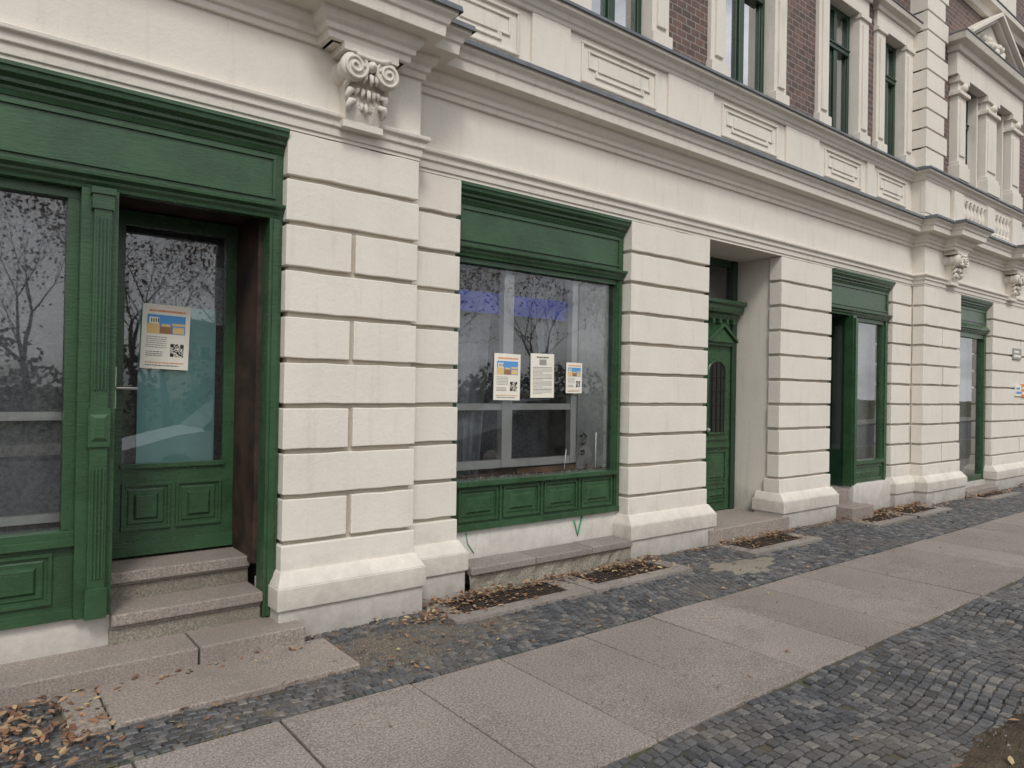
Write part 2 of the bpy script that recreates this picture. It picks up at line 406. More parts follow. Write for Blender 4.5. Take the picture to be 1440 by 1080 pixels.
for a,b in ((-2.0,-1.1),(.2,1.1)): ops+=[(a,b,Z1,Z2),(a,b,8.7,10.5)]
for xa,xb,yf in ((XL,-3.2,.07),(-3.2,2.6,-.10),(2.6,11.22,.07),(11.22,16.78,-.10),(16.78,XR,.07)):
    wallo(up,xa,xb,4.86,12.5,yf,BK,[o for o in ops if xa<o[0]<xb],BRICK)
up.obj('upper_brick_walls',BLD)
def casement(x0,x1,z0,z1,y,tz=.70,fm=GREEND,gm=GLASSU,mull=True):
    w=.06
    uw.box(x0,x0+w,y,y+.07,z0,z1,fm); uw.box(x1-w,x1,y,y+.07,z0,z1,fm)
    uw.box(x0+w,x1-w,y+.001,y+.07,z1-w,z1,fm); uw.box(x0+w,x1-w,y+.001,y+.07,z0,z0+w,fm)
    zt=z0+(z1-z0)*tz
    uw.box(x0+w,x1-w,y-.03,y+.07,zt-.045,zt+.045,fm); uw.box(x0+w,x1-w,y-.045,y,zt+.01,zt+.035,fm)
    if mull:
        c=(x0+x1)/2; uw.box(c-.045,c+.045,y-.015,y+.069,z0+w,zt-.045,fm); uw.box(c-.03,c+.03,y-.01,y+.069,zt+.045,z1-w,fm)
        for a,b in ((x0+w,c-.045),(c+.045,x1-w)):
            for q in ((a,a+.03),(b-.03,b)): uw.box(q[0],q[1],y+.012,y+.06,z0+w,zt-.045,fm)
            uw.box(a+.03,b-.03,y+.012,y+.06,z0+w,z0+w+.05,fm)
    ug.quad((x0+w,y+.04,z0+w),(x1-w,y+.04,z0+w),(x1-w,y+.04,z1-w),(x0+w,y+.04,z1-w),gm)
    ug.quad((x0-.1,BK+.05,z0-.1),((x0+x1)/2-.1,BK+.06,z0-.1),((x0+x1)/2-.2,BK+.05,z1+.1),(x0-.1,BK+.05,z1+.1),SHEETB)
def surround(x0,x1,z0,z1,y,w=.25):
    for a,b in ((x0-w,x0+.004),(x1-.004,x1+w)):
        ut.box(a,b,y-.05,y+.25,z0-.001,z1,CREAM2)
        ut.box(a+.06,b-.06,y-.075,y-.04,z0+.22,z1-.14,CREAM2)
        ut.box(a-.02,b+.02,y-.085,y+.02,z0+.001,z0+.16,CREAM2); ut.box(a-.015,b+.015,y-.08,y+.02,z1-.07,z1-.002,CREAM2)
    ut.box(x0-w,x1+w,y-.052,y+.25,z1-.004,z1+.22,CREAM2)
    ut.sweep([(x0-w,y+.0),(x0-w,y-.05),(x1+w,y-.05),(x1+w,y+.0)],[(-.03,z1+.22),(.03,z1+.22),(.04,z1+.27),(.11,z1+.29),(.13,z1+.35),(-.03,z1+.38)],CREAM2)
    ut.sweep([(x0-w,y+.0),(x0-w,y-.05),(x1+w,y-.05),(x1+w,y+.0)],[(-.03,z1+.40),(.14,z1+.37),(.14,z1+.35),(-.03,z1+.385)],ZINC)
for a,b in WA+[(17.6,18.5),(20,20.9),(-5.5,-4.6)]:
    for z0,z1 in ((Z1,Z2),(8.7,10.5)):
        surround(a,b,z0,z1,.07); casement(a+.004,b-.004,z0,z1-.004,.16)
        if z0>7: ut.box(a-.3,b+.3,-.03,.2,z0-.14,z0,CREAM2)
for a,b in ((-2.0,-1.1),(.2,1.1)):
    for z0,z1 in ((Z1,Z2),(8.7,10.5)): surround(a,b,z0,z1,-.10); casement(a+.004,b-.004,z0,z1-.004,.10)
ut.sweep(pm,[(-.1,8.0),(.0,8.0),(.03,8.08),(.12,8.12),(.13,8.2),(-.1,8.24)],CREAM2)
ut.sweep(pm,[(-.1,8.27),(.14,8.23),(.14,8.2),(-.1,8.245)],ZINC)
def quoins(x0,x1,yf):
    k=0; z=4.97
    while z<7.95:
        zb=min(z+.29,7.99)
        s=.0 if k%2 else .12
        ut.box(x0,x1-s,yf,yf+.3,z+.012,zb-.012,CREAM); z=zb; k+=1
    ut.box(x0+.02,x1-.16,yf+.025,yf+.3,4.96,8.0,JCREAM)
quoins(11.2,11.95,-.18); quoins(1.87,2.62,-.18); quoins(-3.2,-2.6,-.18)
for a,b in ((12.65,13.4),(13.95,14.6)): casement(a,b,Z1,6.6,.04,mull=False); casement(a,b,8.9,10.5,.04)
for a,b in ((12.2,12.604),(13.396,13.954),(14.596,15.1)):
    ut.box(a+.04,b-.04,-.22,-.05,Z1,6.6,CREAM2); ut.box(a,b,-.27,-.06,Z1+.001,5.2,CREAM2); ut.box(a+.02,b-.02,-.25,-.1,5.2,5.26,CREAM2)
    ut.box(a+.1,b-.1,-.24,-.2,5.36,6.2,CREAM2); ut.box(a,b,-.27,-.06,6.30,6.36,CREAM2)
    ut.box(a+.01,b-.01,-.26,-.05,6.5,6.6,CREAM2)
    ut.lathe(((a+b)/2,-.26,6.43),[(0,-.04),(.05,-.03),(.07,.0),(.06,.06)],CREAM2,'y',10)
for a,b in ((12.65,13.4),(13.95,14.6)):
    for q in (a,b-.05): ut.box(q+.003,q+.047,-.11,.035,Z1+.002,6.598,CREAM2)
ut.box(12.15,15.15,-.24,.1,6.601,6.95,CREAM2)
pp=[(12.15,-.1),(12.15,-.24),(15.15,-.24),(15.15,-.1)]
ut.sweep(pp,[(-.05,6.95),(.04,6.95),(.06,7.03),(.16,7.06),(.19,7.15),(-.05,7.18)],CREAM2)
ut.sweep(pp,[(-.05,7.20),(.2,7.175),(.2,7.15),(-.05,7.182)],ZINC)
x0,x1,zb,za=12.5,14.8,7.2,7.95; cx=(x0+x1)/2
ut.add([(x0,-.2,zb),(x1,-.2,zb),(cx,-.2,za-.1),(x0,-.05,zb),(x1,-.05,zb),(cx,-.05,za-.1)],[(0,1,2),(5,4,3),(0,3,4,1),(1,4,5,2),(2,5,3,0)],CREAM2)
for s,xa in ((1,x0-.12),(-1,x1+.12)):
    for o,t0,t1 in ((-.30,0,.07),(-.38,.065,.13)):
        ut.hexa([(xa,o,zb+t0),(cx,o,za-.07+t0),(cx,-.05,za-.07+t0),(xa,-.05,zb+t0)],[(xa,o,zb+t1),(cx,o,za-.07+t1),(cx,-.05,za-.07+t1),(xa,-.05,zb+t1)],CREAM2)
for i in range(14):
    ut.lathe((cx+U(-.5,.5),-.2,zb+.12+U(0,.25)),[(0,-.07),(.05,-.05),(.08,.0),(.06,.03)],CREAM2,'y',9)
ut.box(12.5,15.0,-.16,.0,8.3,8.9,CREAM2)
ut.obj('window_surrounds',BLD,bevel=.005,seg=1)
uw.obj('upper_window_frames',BLD,bevel=.004,seg=1)
# ---------------------------------------------------------------- shopfronts
sf=MB(); gl=MB()
def header(x0,x1,y,fz=2.74):
    sf.sweep([(x0,y),(x1,y)],[(-.06,3.07),(.008,3.07),(.02,3.10),(.022,3.115),(.05,3.125),(.052,3.145),(.085,3.165),(.09,3.19),(.10,3.195),(.10,TOP-.003),(-.06,TOP-.003)],GREEN)
    sf.box(x0,x1,y,y+.06,fz,3.07,GREEN)
    strip(sf,[(x0+.06,fz+.05),(x1-.06,fz+.05),(x1-.06,3.04),(x0+.06,3.04)],y,.022,.014,GREEN)
    sf.sweep([(x0,y),(x1,y)],[(-.06,2.655),(.01,2.655),(.014,2.675),(.03,2.69),(.032,2.705),(.06,2.72),(.062,2.738),(0,fz+.006),(-.06,fz+.006)],GREEN)
def rpanel(x0,x1,z0,z1,y,m=GREEN):
    w=.018
    strip(sf,[(x0,z0),(x1,z0),(x1,z1),(x0,z1)],y,w,.016,m)
    sf.frus(x0+.022,x1-.022,z0+.022,z1-.022,y+.002,y-.006,.012,m)
    sf.frus(x0+.06,x1-.06,z0+.055,z1-.055,y-.004,y-.022,.016,m)
def G(x0,x1,z0,z1,y,m=GLASS): gl.quad((x0,y,z0),(x1,y,z0),(x1,y,z1),(x0,y,z1),m)
y=-.10
header(-2.0,1.66,y)
sf.box(1.575,1.655,y-.01,.02,.125,2.655,GREEN); sf.box(1.595,1.635,y-.022,y-.005,.13,2.65,GREEN)
sf.box(-2.0,-1.9,y,.05,.302,2.655,GREEN)
sf.box(.545,.725,-.12,.06,.302,2.655,GREEN)
sf.box(.60,.685,-.165,-.115,.33,2.60,GREEN)
sf.box(.59,.695,-.175,-.11,2.54,2.62,GREEN); sf.box(.583,.702,-.185,-.11,2.62,2.655,GREEN)
for k in range(4):
    x=.612+k*.0175; sf.box(x,x+.009,-.174,-.16,1.55,2.5,GREEN); sf.box(x,x+.009,-.174,-.16,.52,1.12,GREEN)
sf.box(.59,.695,-.178,-.11,1.24,1.45,GREEN); sf.frus(.60,.685,1.27,1.42,-.178,-.19,.02,GREEN)
sf.box(.59,.695,-.178,-.11,.305,.47,GREEN)
sf.box(-1.9,.545,-.05,.05,2.60,2.655,GREEN); sf.box(.49,.545,-.05,.05,.78,2.60,GREEN)
sf.box(-1.9,.545,-.085,.05,.735,.78,GREEN); sf.box(-1.9,.545,-.06,.06,.30,.735,GREEN)
sf.box(-1.9,.545,-.10,-.05,.70,.74,GREEN); sf.box(-1.9,.545,-.095,-.05,.302,.36,GREEN)
sf.box(-.80,-.74,-.05,.05,.78,2.60,GREEN)
rpanel(-.72,.44,.40,.66,-.06); rpanel(-1.8,-.85,.40,.66,-.06)
G(-1.9,.50,.77,2.61,0.0)
for z in (1.40,.83): sf.box(-1.9,.6,.10,.14,z-.024,z+.024,PWHITE)
sf.box(.56,.60,.10,.14,.7,2.7,PWHITE); sf.box(-.7,-.65,.10,.14,.7,2.7,PWHITE)
sf.box(-1.9,.56,.06,.3,.73,.75,SHEETB)
sf.box(1.55,1.657,.021,.52,.44,2.70,BROWN)
sf.box(.60,.72,.061,.52,.30,2.70,GREEN)
sf.box(.60,1.655,-.04,.70,2.70,2.76,BROWN)
dy=.45
sf.box(.722,.86,dy,dy+.05,.485,2.69,GREEN); sf.box(1.475,1.549,dy,dy+.05,.485,2.69,GREEN)
sf.box(.86,1.475,dy,dy+.05,2.60,2.69,GREEN); sf.box(.86,1.475,dy,dy+.05,.485,1.07,GREEN)
sf.box(.85,1.485,dy-.02,dy+.0,1.045,1.075,GREEN)
sf.box(.735,1.545,dy-.03,dy+.0,.49,.58,GREEN)
rpanel(.87,1.14,.66,.94,dy); rpanel(1.19,1.46,.66,.94,dy)
G(.86,1.475,1.07,2.60,dy+.025)
sf.box(.95,1.43,dy+.05,dy+.06,.9,2.10,TEAL)
sf.box(1.00,1.55,dy+.08,dy+.09,2.0,2.40,FLEECE)
sf.box(.80,1.549,dy+.2,dy+.21,.9,2.68,DFLEECE)
sf.box(.775,.82,dy-.014,dy,1.43,1.69,METAL)
sf.tube([(.798,dy-.01,1.56),(.798,dy-.06,1.56),(.81,dy-.065,1.56),(.93,dy-.065,1.558)],.010,METAL,8)
sf.lathe((.798,dy-.012,1.475),[(.0,-.012),(.012,-.012),(.012,.0)],METAL,'y',10)
# centre shop window
y=.10
header(3.115,5.065,y)
sf.box(3.113,3.17,y+.01,y+.12,.445,2.655,GREEN); sf.box(5.0,5.067,y+.01,y+.12,.445,2.655,GREEN)
sf.box(5.015,5.05,y-.004,y+.02,.46,2.65,GREEN)
sf.box(3.17,5.0,y+.02,y+.12,2.61,2.655,GREEN)
sf.box(3.17,5.0,y-.02,y+.12,.80,.84,GREEN); sf.box(3.17,5.0,y+.03,y+.13,.445,.80,GREEN); sf.box(3.115,5.065,y-.0,y+.05,.44,.49,GREEN)
for k in range(4):
    a=3.19+k*.456; rpanel(a+.03,a+.41,.52,.765,y+.03)
    if k: sf.box(a-.02,a+.0,y+.015,y+.04,.49,.80,GREEN)
G(3.17,5.0,.835,2.62,y+.07)
iy=.24
for z,h in ((1.44,.028),(.95,.035),(2.66,.03)): sf.box(3.15,4.62,iy,iy+.05,z-h,z+h,PWHITE)
for x,w in ((3.18,.03),(3.78,.055),(4.57,.04)): sf.box(x-w,x+w,iy-.008,iy+.058,.92,2.69,PWHITE)
sf.box(3.12,5.06,.223,.70,.78,.84,BOARD)
sf.box(3.9,4.9,.225,.238,.84,.90,BOARD)
sf.box(3.12,4.53,.31,.32,2.24,2.42,BLUE)
# entrance door in deep recess
ey=.60
DPANE=simple('dark_pane',(.012,.014,.014),.12,var=0)
def leaf(x0,x1):
    m=GREEN; c=(x0+x1)/2
    sf.box(x0,x1,ey,ey+.06,.165,2.25,m)
    rpanel(x0+.09,x1-.09,.28,.44,ey); rpanel(x0+.09,x1-.09,.50,.88,ey)
    sf.box(x0+.04,x1-.04,ey-.03,ey,.93,.98,m); sf.box(x0+.05,x1-.05,ey-.02,ey,1.02,1.06,m)
    pts=[(x0+.11,1.10),(x1-.11,1.10)]; r=(x1-x0)/2-.11
    arc=[(c+r*math.cos(t),1.84+r*.8*math.sin(t)) for t in [math.pi*i/10 for i in range(11)]]
    poly=pts+arc
    sf.add([(a,ey-.006,b) for a,b in poly],[tuple(range(len(poly)))],DPANE)
    ring=[(a,ey-.008,b) for a,b in poly]+[(poly[0][0],ey-.008,poly[0][1])]
    sf.tube(ring,.018,m,6)
    for k in range(1,4):
        x=x0+.11+k*(x1-x0-.22)/4; sf.tube([(x,ey-.012,1.1),(x,ey-.012,1.95)],.005,PIT,5)
    for k in range(1,5): sf.tube([(x0+.12,ey-.014,1.1+k*.17),(x1-.12,ey-.014,1.1+k*.17)],.005,PIT,5)
    sf.box(x0+.03,x1-.03,ey-.05,ey,2.16,2.20,m)
    sf.add([(x0+.02,ey-.08,2.20),(x1-.02,ey-.08,2.20),(c,ey-.08,2.38),(x0+.02,ey,2.20),(x1-.02,ey,2.20),(c,ey,2.38)],[(0,1,2),(5,4,3),(0,3,4,1),(1,4,5,2),(2,5,3,0)],m)
    for s,xa in ((1,x0),(-1,x1)):
        sf.hexa([(xa,ey-.11,2.20),(c,ey-.11,2.39),(c,ey,2.39),(xa,ey,2.20)],[(xa,ey-.11,2.235),(c,ey-.11,2.43),(c,ey,2.43),(xa,ey,2.235)],m)
sf.box(6.31,6.41,ey-.02,ey+.08,.16,TOP,GREEND); sf.box(7.56,7.655,ey-.02,ey+.08,.16,TOP,GREEND)
leaf(6.415,6.98); leaf(6.99,7.555); sf.box(6.96,7.01,ey-.04,ey,.17,2.2,GREEN)
sf.box(6.41,7.56,ey,ey+.06,2.25,2.50,GREEN)
sf.sweep([(6.31,ey),(7.655,ey)],[(-.02,2.48),(.03,2.48),(.05,2.54),(.10,2.56),(.12,2.60),(.12,2.64),(.16,2.66),(.16,2.70),(-.02,2.70)],GREEN)
for k in range(9):
    x=6.42+k*.137; sf.box(x,x+.05,ey-.06,ey,2.43,2.48,GREEN)
G(6.41,7.56,2.70,TOP,ey+.03,DGLASS)
sf.box(6.41,7.56,ey,ey+.06,3.14,TOP-.002,GREEND); sf.box(6.96,7.01,ey,ey+.06,2.70,3.14,GREEND)
sf.lathe((7.05,ey-.05,1.15),[(0,-.03),(.02,-.025),(.028,0),(.012,.02),(.012,.05)],METAL,'y',10)
# second shop
y=.06
header(8.865,10.595,y)
sf.box(8.865,8.93,y,.4,.36,2.655,GREEN); sf.box(10.52,10.59,y,y+.12,.385,2.655,GREEN)
sf.box(9.44,9.53,.0,.12,.37,2.655,GREEN); sf.box(9.455,9.515,-.03,.01,.40,2.62,GREEN)
for a,b in ((.121,.16),(.37,.41)): sf.box(9.45,9.48,a,b,.36,2.655,GREEND)
for a,b in ((.36,.85),(2.55,2.655)): sf.box(9.45,9.48,.16,.37,a,b,GREEND)
gl.quad((9.465,.16,.85),(9.465,.37,.85),(9.465,.37,2.55),(9.465,.16,2.55),DGLASS)
sf.box(9.53,10.52,y+.02,y+.1,2.60,2.655,GREEN); sf.box(9.53,10.52,y-.01,y+.1,.64,.69,GREEN); sf.box(9.53,10.52,y+.02,y+.1,.385,.64,GREEN)
sf.box(9.53,9.58,y+.02,y+.1,.69,2.6,GREEN); sf.box(10.47,10.52,y+.02,y+.1,.69,2.6,GREEN)
rpanel(9.6,10.45,.43,.60,y+.02); G(9.58,10.47,.69,2.60,y+.06)
sf.box(8.93,9.02,.36,.41,.36,2.655,GREEND); sf.box(9.34,9.44,.36,.41,.36,2.655,GREEND); sf.box(9.02,9.34,.36,.41,.36,.9,GREEND); sf.box(9.02,9.34,.36,.41,2.55,2.655,GREEND)
rpanel(9.04,9.32,.45,.82,.36,GREEND); G(9.02,9.34,.9,2.55,.385)
sf.box(8.87,10.59,.02+.1,.5,2.70,2.75,BROWN)
sf.box(9.5,10.6,.3,.31,.6,2.7,SHEETB); sf.box(9.0,9.4,.6,.61,.4,2.7,FLEECE)
# far window
y=-.08
header(12.585,13.995,y,fz=2.80)
sf.box(12.583,12.67,y,y+.12,.185,2.655,GREEN); sf.box(13.91,13.997,y,y+.12,.185,2.655,GREEN)
sf.box(12.67,13.91,y+.01,y+.12,.185,.28,GREEN); sf.box(12.67,13.91,y+.01,y+.12,2.58,2.655,GREEN)
G(12.67,13.91,.28,2.58,y+.06)
sf.box(12.6,14.0,.2,.21,.2,2.75,SHEETB)
sf.box(12.6,14.0,.1,.4,.181,.2,BOARD)
sf.box(18.0,18.1,.1,.2,.6,TOP,GREEN); sf.box(19.5,19.6,.1,.2,.6,TOP,GREEN); header(18.0,19.6,.08)
G(18.1,19.5,.6,2.66,.15)
sf.obj('shopfront_joinery',BLD,bevel=.003,seg=2)
gl.obj('shop_glazing',BLD,recalc=False); ug.obj('upper_glazing',BLD,recalc=False)
def drape(name,x0,x1,z0,z1,y,amp,fr,m,nx=70,nz=26,skew=0):
    d=MB(); vs=[];fs=[]
    ph=U(0,6)
    for j in range(nz+1):
        for i in range(nx+1):
            u=i/nx;v=j/nz
            k=amp*(.35+.65*(1-v))
            yy=y+k*math.sin(fr*u*6.28+ph+1.3*math.sin(u*5+v*1.5))+.4*k*math.sin(fr*2.3*u*6.28+v*2)
            xx=x0+(x1-x0)*u+skew*(1-v)*(u-.5)
            vs.append((xx,yy,z0+(z1-z0)*v-.03*math.sin(u*3.1)*v))
    for j in range(nz):
        for i in range(nx): a=j*(nx+1)+i; fs.append((a,a+1,a+nx+2,a+nx+1))
    d.add(vs,fs,m,True); return d.obj(name,BLD,recalc=False)
drape('fleece_sheet',-1.95,.62,.6,2.75,.20,.012,2.5,FLEECE)
drape('dust_sheet_a',3.12,3.74,.85,2.3,.42,.05,2.5,SHEET,skew=-.35)
drape('dark_sheet',3.5,4.62,.85,2.68,.62,.03,3,DFLEECE)
drape('dust_sheet_d',4.15,4.60,1.5,2.66,.42,.04,2,SHEET,skew=-.4)
drape('dust_sheet_c',4.60,5.06,.86,2.62,.215,.012,2,SHEETB)
rb=MB()
for i in range(130):
    x=U(3.2,4.95); yy=U(.185,.225); s=U(.006,.024); a=U(0,3); zb=.842
    q=[Vector((math.cos(a+k*1.57)*s*U(.6,1.2)+x,math.sin(a+k*1.57)*s*U(.6,1.2)+yy,zb)) for k in range(4)]
    rb.hexa([tuple(p) for p in q],[(p.x*.6+x*.4,p.y*.6+yy*.4,zb+s*U(.5,1.2)) for p in q],random.choice([CONC,ROOMW,BOARD]))
rb.box(3.17,5.0,.175,.24,.83,.842,CONC)
rb.obj('rubble',BLD)
it=MB()
it.box(XL,XR,BK,4.6,.25,.45,ROOMF); it.box(XL,XR,BK,4.6,3.35,3.6,ROOMW); it.box(XL,XR,4.6,4.8,0,12.5,ROOMW)
it.box(XL,XR,BK,4.6,7.4,7.6,ROOMW); it.box(XL,XR,-.05,4.8,12.5,12.7,ZINC)
for x in (XL,2.75,5.7,8.3,10.95,14.2,XR-.15): it.box(x,x+.14,BK+.001,4.6,.45,12.5,ROOMW)
it.obj('interior_rooms',BLD)
# ---------------------------------------------------------------- steps / ledges
st=MB()
st.box(-2.6,1.12,-.40,-.05,-.02,.115,STEP); st.box(1.13,1.74,-.405,-.05,-.02,.118,STEP)
st.box(.725,1.572,-.09,.16,.05,.21,CONC); st.box(.728,1.573,-.125,.17,.225,.292,STEP); st.box(.729,1.5725,-.10,.17,.20,.23,STEP)
st.box(.726,1.572,.16,.44,.1,.39,CONC); st.box(.728,1.573,.125,.50,.40,.47,STEP); st.box(.7285,1.5715,.14,.3,.385,.405,CONC)
x=3.18
while x<5.0:
    w=U(.5,.75); xe=min(x+w,5.015)
    if 5.015-xe<.2: xe=5.015
    st.box(x,xe-.004,-.13+U(-.004,.004),.14,.145,.205+U(-.003,.003),KERBST); x=xe
vs=[];fs=[];n=30
for i in range(n+1):
    xx=3.18+(5.01-3.18)*i/n
    vs+=[(xx,-.11+U(-.012,.02),-.02),(xx,-.10+U(-.01,.02),.07),(xx,-.10+U(-.008,.012),.147),(xx,.1,.147)]
for i in range(n):
    for j in range(3): fs.append((i*4+j,i*4+4+j,i*4+5+j,i*4+1+j))
st.add(vs,fs,CONC)
st.box(6.22,7.74,-.11,.62,-.02,.155,STEP)
st.box(8.88,9.44,-.30,.04,-.02,.17,STEP); st.box(8.88,9.42,.03,.42,-.02,.34,STEP)
st.box(12.60,13.98,-.3,-.1,-.02,.10,STEP)
st.obj('stone_steps',BLD,bevel=.010,seg=3)
gf=MB(); GP=simple('green_spray',(.03,.28,.12),.5,var=0); BP=simple('black_marker',(.01,.01,.01),.5,var=0)
gf.tube([(4.50,.128,.40),(4.545,.128,.26),(4.60,.128,.43)],.008,GP,5); gf.tube([(3.30,.132,.42),(3.32,.132,.33),(3.38,.132,.25)],.004,GP,5)
gf.tube([(4.60,.166,1.16),(4.63,.166,1.20),(4.67,.166,1.17),(4.65,.166,1.11),(4.62,.166,1.09)],.012,BP,6)
gf.tube([(4.61,.166,1.03),(4.64,.166,1.035),(4.64,.166,1.005),(4.61,.166,1.0)],.012,BP,6)
gf.tube([(4.80,.166,1.20),(4.80,.166,.86)],.002,PWHITE,4); gf.tube([(4.42,.166,1.05),(4.40,.166,.87)],.002,PWHITE,4)
gf.obj('graffiti_marks',BLD)
# ---------------------------------------------------------------- notices
OR=simple('print_orange',(.65,.22,.05),.8,var=0); SKYB=simple('print_blue',(.09,.30,.62),.8,var=0); YEL=simple('print_yellow',(.68,.48,.22),.8,var=0)
DK=simple('print_black',(.03,.03,.03),.8,var=0); GY=simple('print_grey',(.30,.29,.27),.8,var=0); BR=simple('print_brown',(.28,.16,.08),.8,var=0)
def notice(x0,z0,w,h,y,pic=True,rot=0):
    p=MB(); nx=8
    def cu(u): return -.006*math.sin(u*3.1)
    vs=[];fs=[]
    for i in range(nx+1): vs+=[(w*i/nx,cu(i/nx),0),(w*i/nx,cu(i/nx),h)]
    for i in range(nx): fs.append((2*i,2*i+2,2*i+3,2*i+1))
    p.add(vs,fs,PAPER,True)
    def q(u0,u1,v0,v1,m,o=.0012):
        n=max(1,int((u1-u0)*8))
        for k in range(n):
            a=u0+(u1-u0)*k/n;b=u0+(u1-u0)*(k+1)/n
            p.quad((a*w,cu(a)-o,v0*h),(b*w,cu(b)-o,v0*h),(b*w,cu(b)-o,v1*h),(a*w,cu(a)-o,v1*h),m)
    def text(u0,u1,v,hh,m):
        u=u0
        while u<u1:
            l=U(.02,.07); q(u,min(u+l,u1),v,v+hh,m); u+=l+.013
    if pic:
        text(.14,.9,.885,.03,OR)
        q(.10,.90,.55,.84,SKYB); q(.10,.36,.55,.70,YEL,.0016); q(.36,.62,.55,.66,BR,.0016); q(.62,.90,.68,.72,YEL,.0016); q(.14,.34,.70,.80,PAPER,.0017); q(.64,.88,.56,.66,YEL,.0016); q(.4,.58,.66,.70,YEL,.0017)
        for k in range(4): q(.18+k*.045,.20+k*.045,.72,.78,DK,.0022)
        for k in range(6): text(.10,.52,.49-k*.032,.012,GY)
        for k in range(3): text(.10,.45,.26-k*.03,.01,DK)
        text(.10,.9,.09,.016,OR); text(.10,.8,.05,.012,DK)
        n=15
        for a in range(n):
            for b in range(n):
                if R()<.5 or (a<4 and b<4) or (a<4 and b>10) or (a>10 and b>10): q(.60+a*.3/n*.95,.60+(a+1)*.3/n*.95,.20+b*.27*.74/n,.20+(b+1)*.27*.74/n,DK)
    else:
        text(.25,.75,.9,.03,DK)
        q(.35,.65,.74,.87,GY)
        for k in range(20): text(.10,.9 if k%5<4 else .5,.68-k*.031,.011,GY if k%4 else DK)
    o=p.obj('notice_poster',None,recalc=False); o.location=(x0,y,z0); o.rotation_euler=(0,rot,0)
    return o
notice(.953,1.69,.29,.42,.458,True,.03)
notice(3.575,1.50,.285,.395,.164,True,.01)
notice(3.98,1.52,.275,.39,.164,False,-.01)
notice(4.40,1.565,.20,.28,.164,True,.0)
def wsign(x,z,w,h,m1,m2,y=-.19):
    p=MB(); p.box(x,x+w,y-.012,y+.01,z,z+h,m1); p.box(x+w*.08,x+w*.92,y-.0145,y-.012,z+h*.2,z+h*.42,m2); p.box(x+w*.08,x+w*.7,y-.0145,y-.012,z+h*.6,z+h*.78,m2)
    p.obj('wall_sign',None,bevel=.002)
wsign(14.95,2.28,.42,.20,GY,PAPER); wsign(15.1,1.62,.30,.20,PAPER,SKYB); wsign(15.42,1.60,.2,.24,OR,PAPER)
# ---------------------------------------------------------------- ground
g=MB(); g.quad((-250,-250,-.135),(250,-250,-.135),(250,250,-.135),(-250,250,-.135),LAWN); g.obj('ground',recalc=False)
g=MB(); g.quad((-250,-13.4,-.128),(250,-13.4,-.128),(250,-5.74,-.128),(-250,-5.74,-.128),ASPH); g.obj('road',recalc=False)
g=MB(); g.quad((-250,-17,-.02),(250,-17,-.02),(250,-13.6,-.02),(-250,-13.6,-.02),CONC); g.obj('far_pavement',recalc=False)
g=MB()
for i in range(120): x=-60+i*1.0; g.box(x+.004,x+.996,-5.74,-5.60,-.2,.0,KERBST); g.box(x+.004,x+.996,-13.6,-13.4,-.2,-.005,KERBST)
g.obj('kerb',bevel=.012)
g=MB(); g.box(-60,60,-5.60,.8,-.3,-.014,JOINT); g.obj('pavement_bed')
g=MB()
vs=[];fs=[];nx,ny=200,24
for j in range(ny+1):
    for i in range(nx+1):
        x=-6+i*24/nx; yy=-5.6+j*2.24/ny+(.05*mn.noise(Vector((x*3,0,0))) if j==ny else 0)
        vs.append((x,yy,(.004+.03*mn.noise(Vector((x*3,yy*3,1)))+U(0,.010)) if 0<j<ny else -.006))
for j in range(ny):
    for i in range(nx): a=j*(nx+1)+i; fs.append((a,a+1,a+nx+2,a+nx+1))
g.add(vs,fs,SOIL,True); g.obj('soil_verge',recalc=False)
Y1,Y0=-1.27,-2.48
sl=MB(); x=-6.0
while x<30:
    w=U(.60,.72)
    t=[U(-.004,.005) for _ in range(4)]
    gp=.004+U(0,.004)
    sl.hexa([(x+gp,Y0+U(-.012,.012),-.05),(x+w-gp,Y0+U(-.012,.012),-.05),(x+w-gp,Y1+U(-.01,.01),-.05),(x+gp,Y1+U(-.01,.01),-.05)],
            [(x+gp,Y0+.004,t[0]),(x+w-gp,Y0+.004,t[1]),(x+w-gp,Y1-.004,t[2]),(x+gp,Y1-.004,t[3])],SLAB)
    x+=w
sl.obj('granite_slab_path',bevel=.005)
GR=[(2.86,3.86),(4.18,5.10),(6.38,7.38),(9.0,9.85),(10.1,10.95),(12.75,13.85),(15.2,16.2)]
EX=[(.42,1.90,-.93,-.38)]+[(a-.16,b+.16,-.64,-.13) for a,b in GR]
def patchr(t): return 1+.22*math.sin(3*t+1)+.12*math.sin(7*t)+.07*math.sin(13*t+2)
def inpatch(x,y):
    a=(x-5.77)/.40; b=(y+.82)/.19; return math.hypot(a,b)<patchr(math.atan2(b,a))*.98
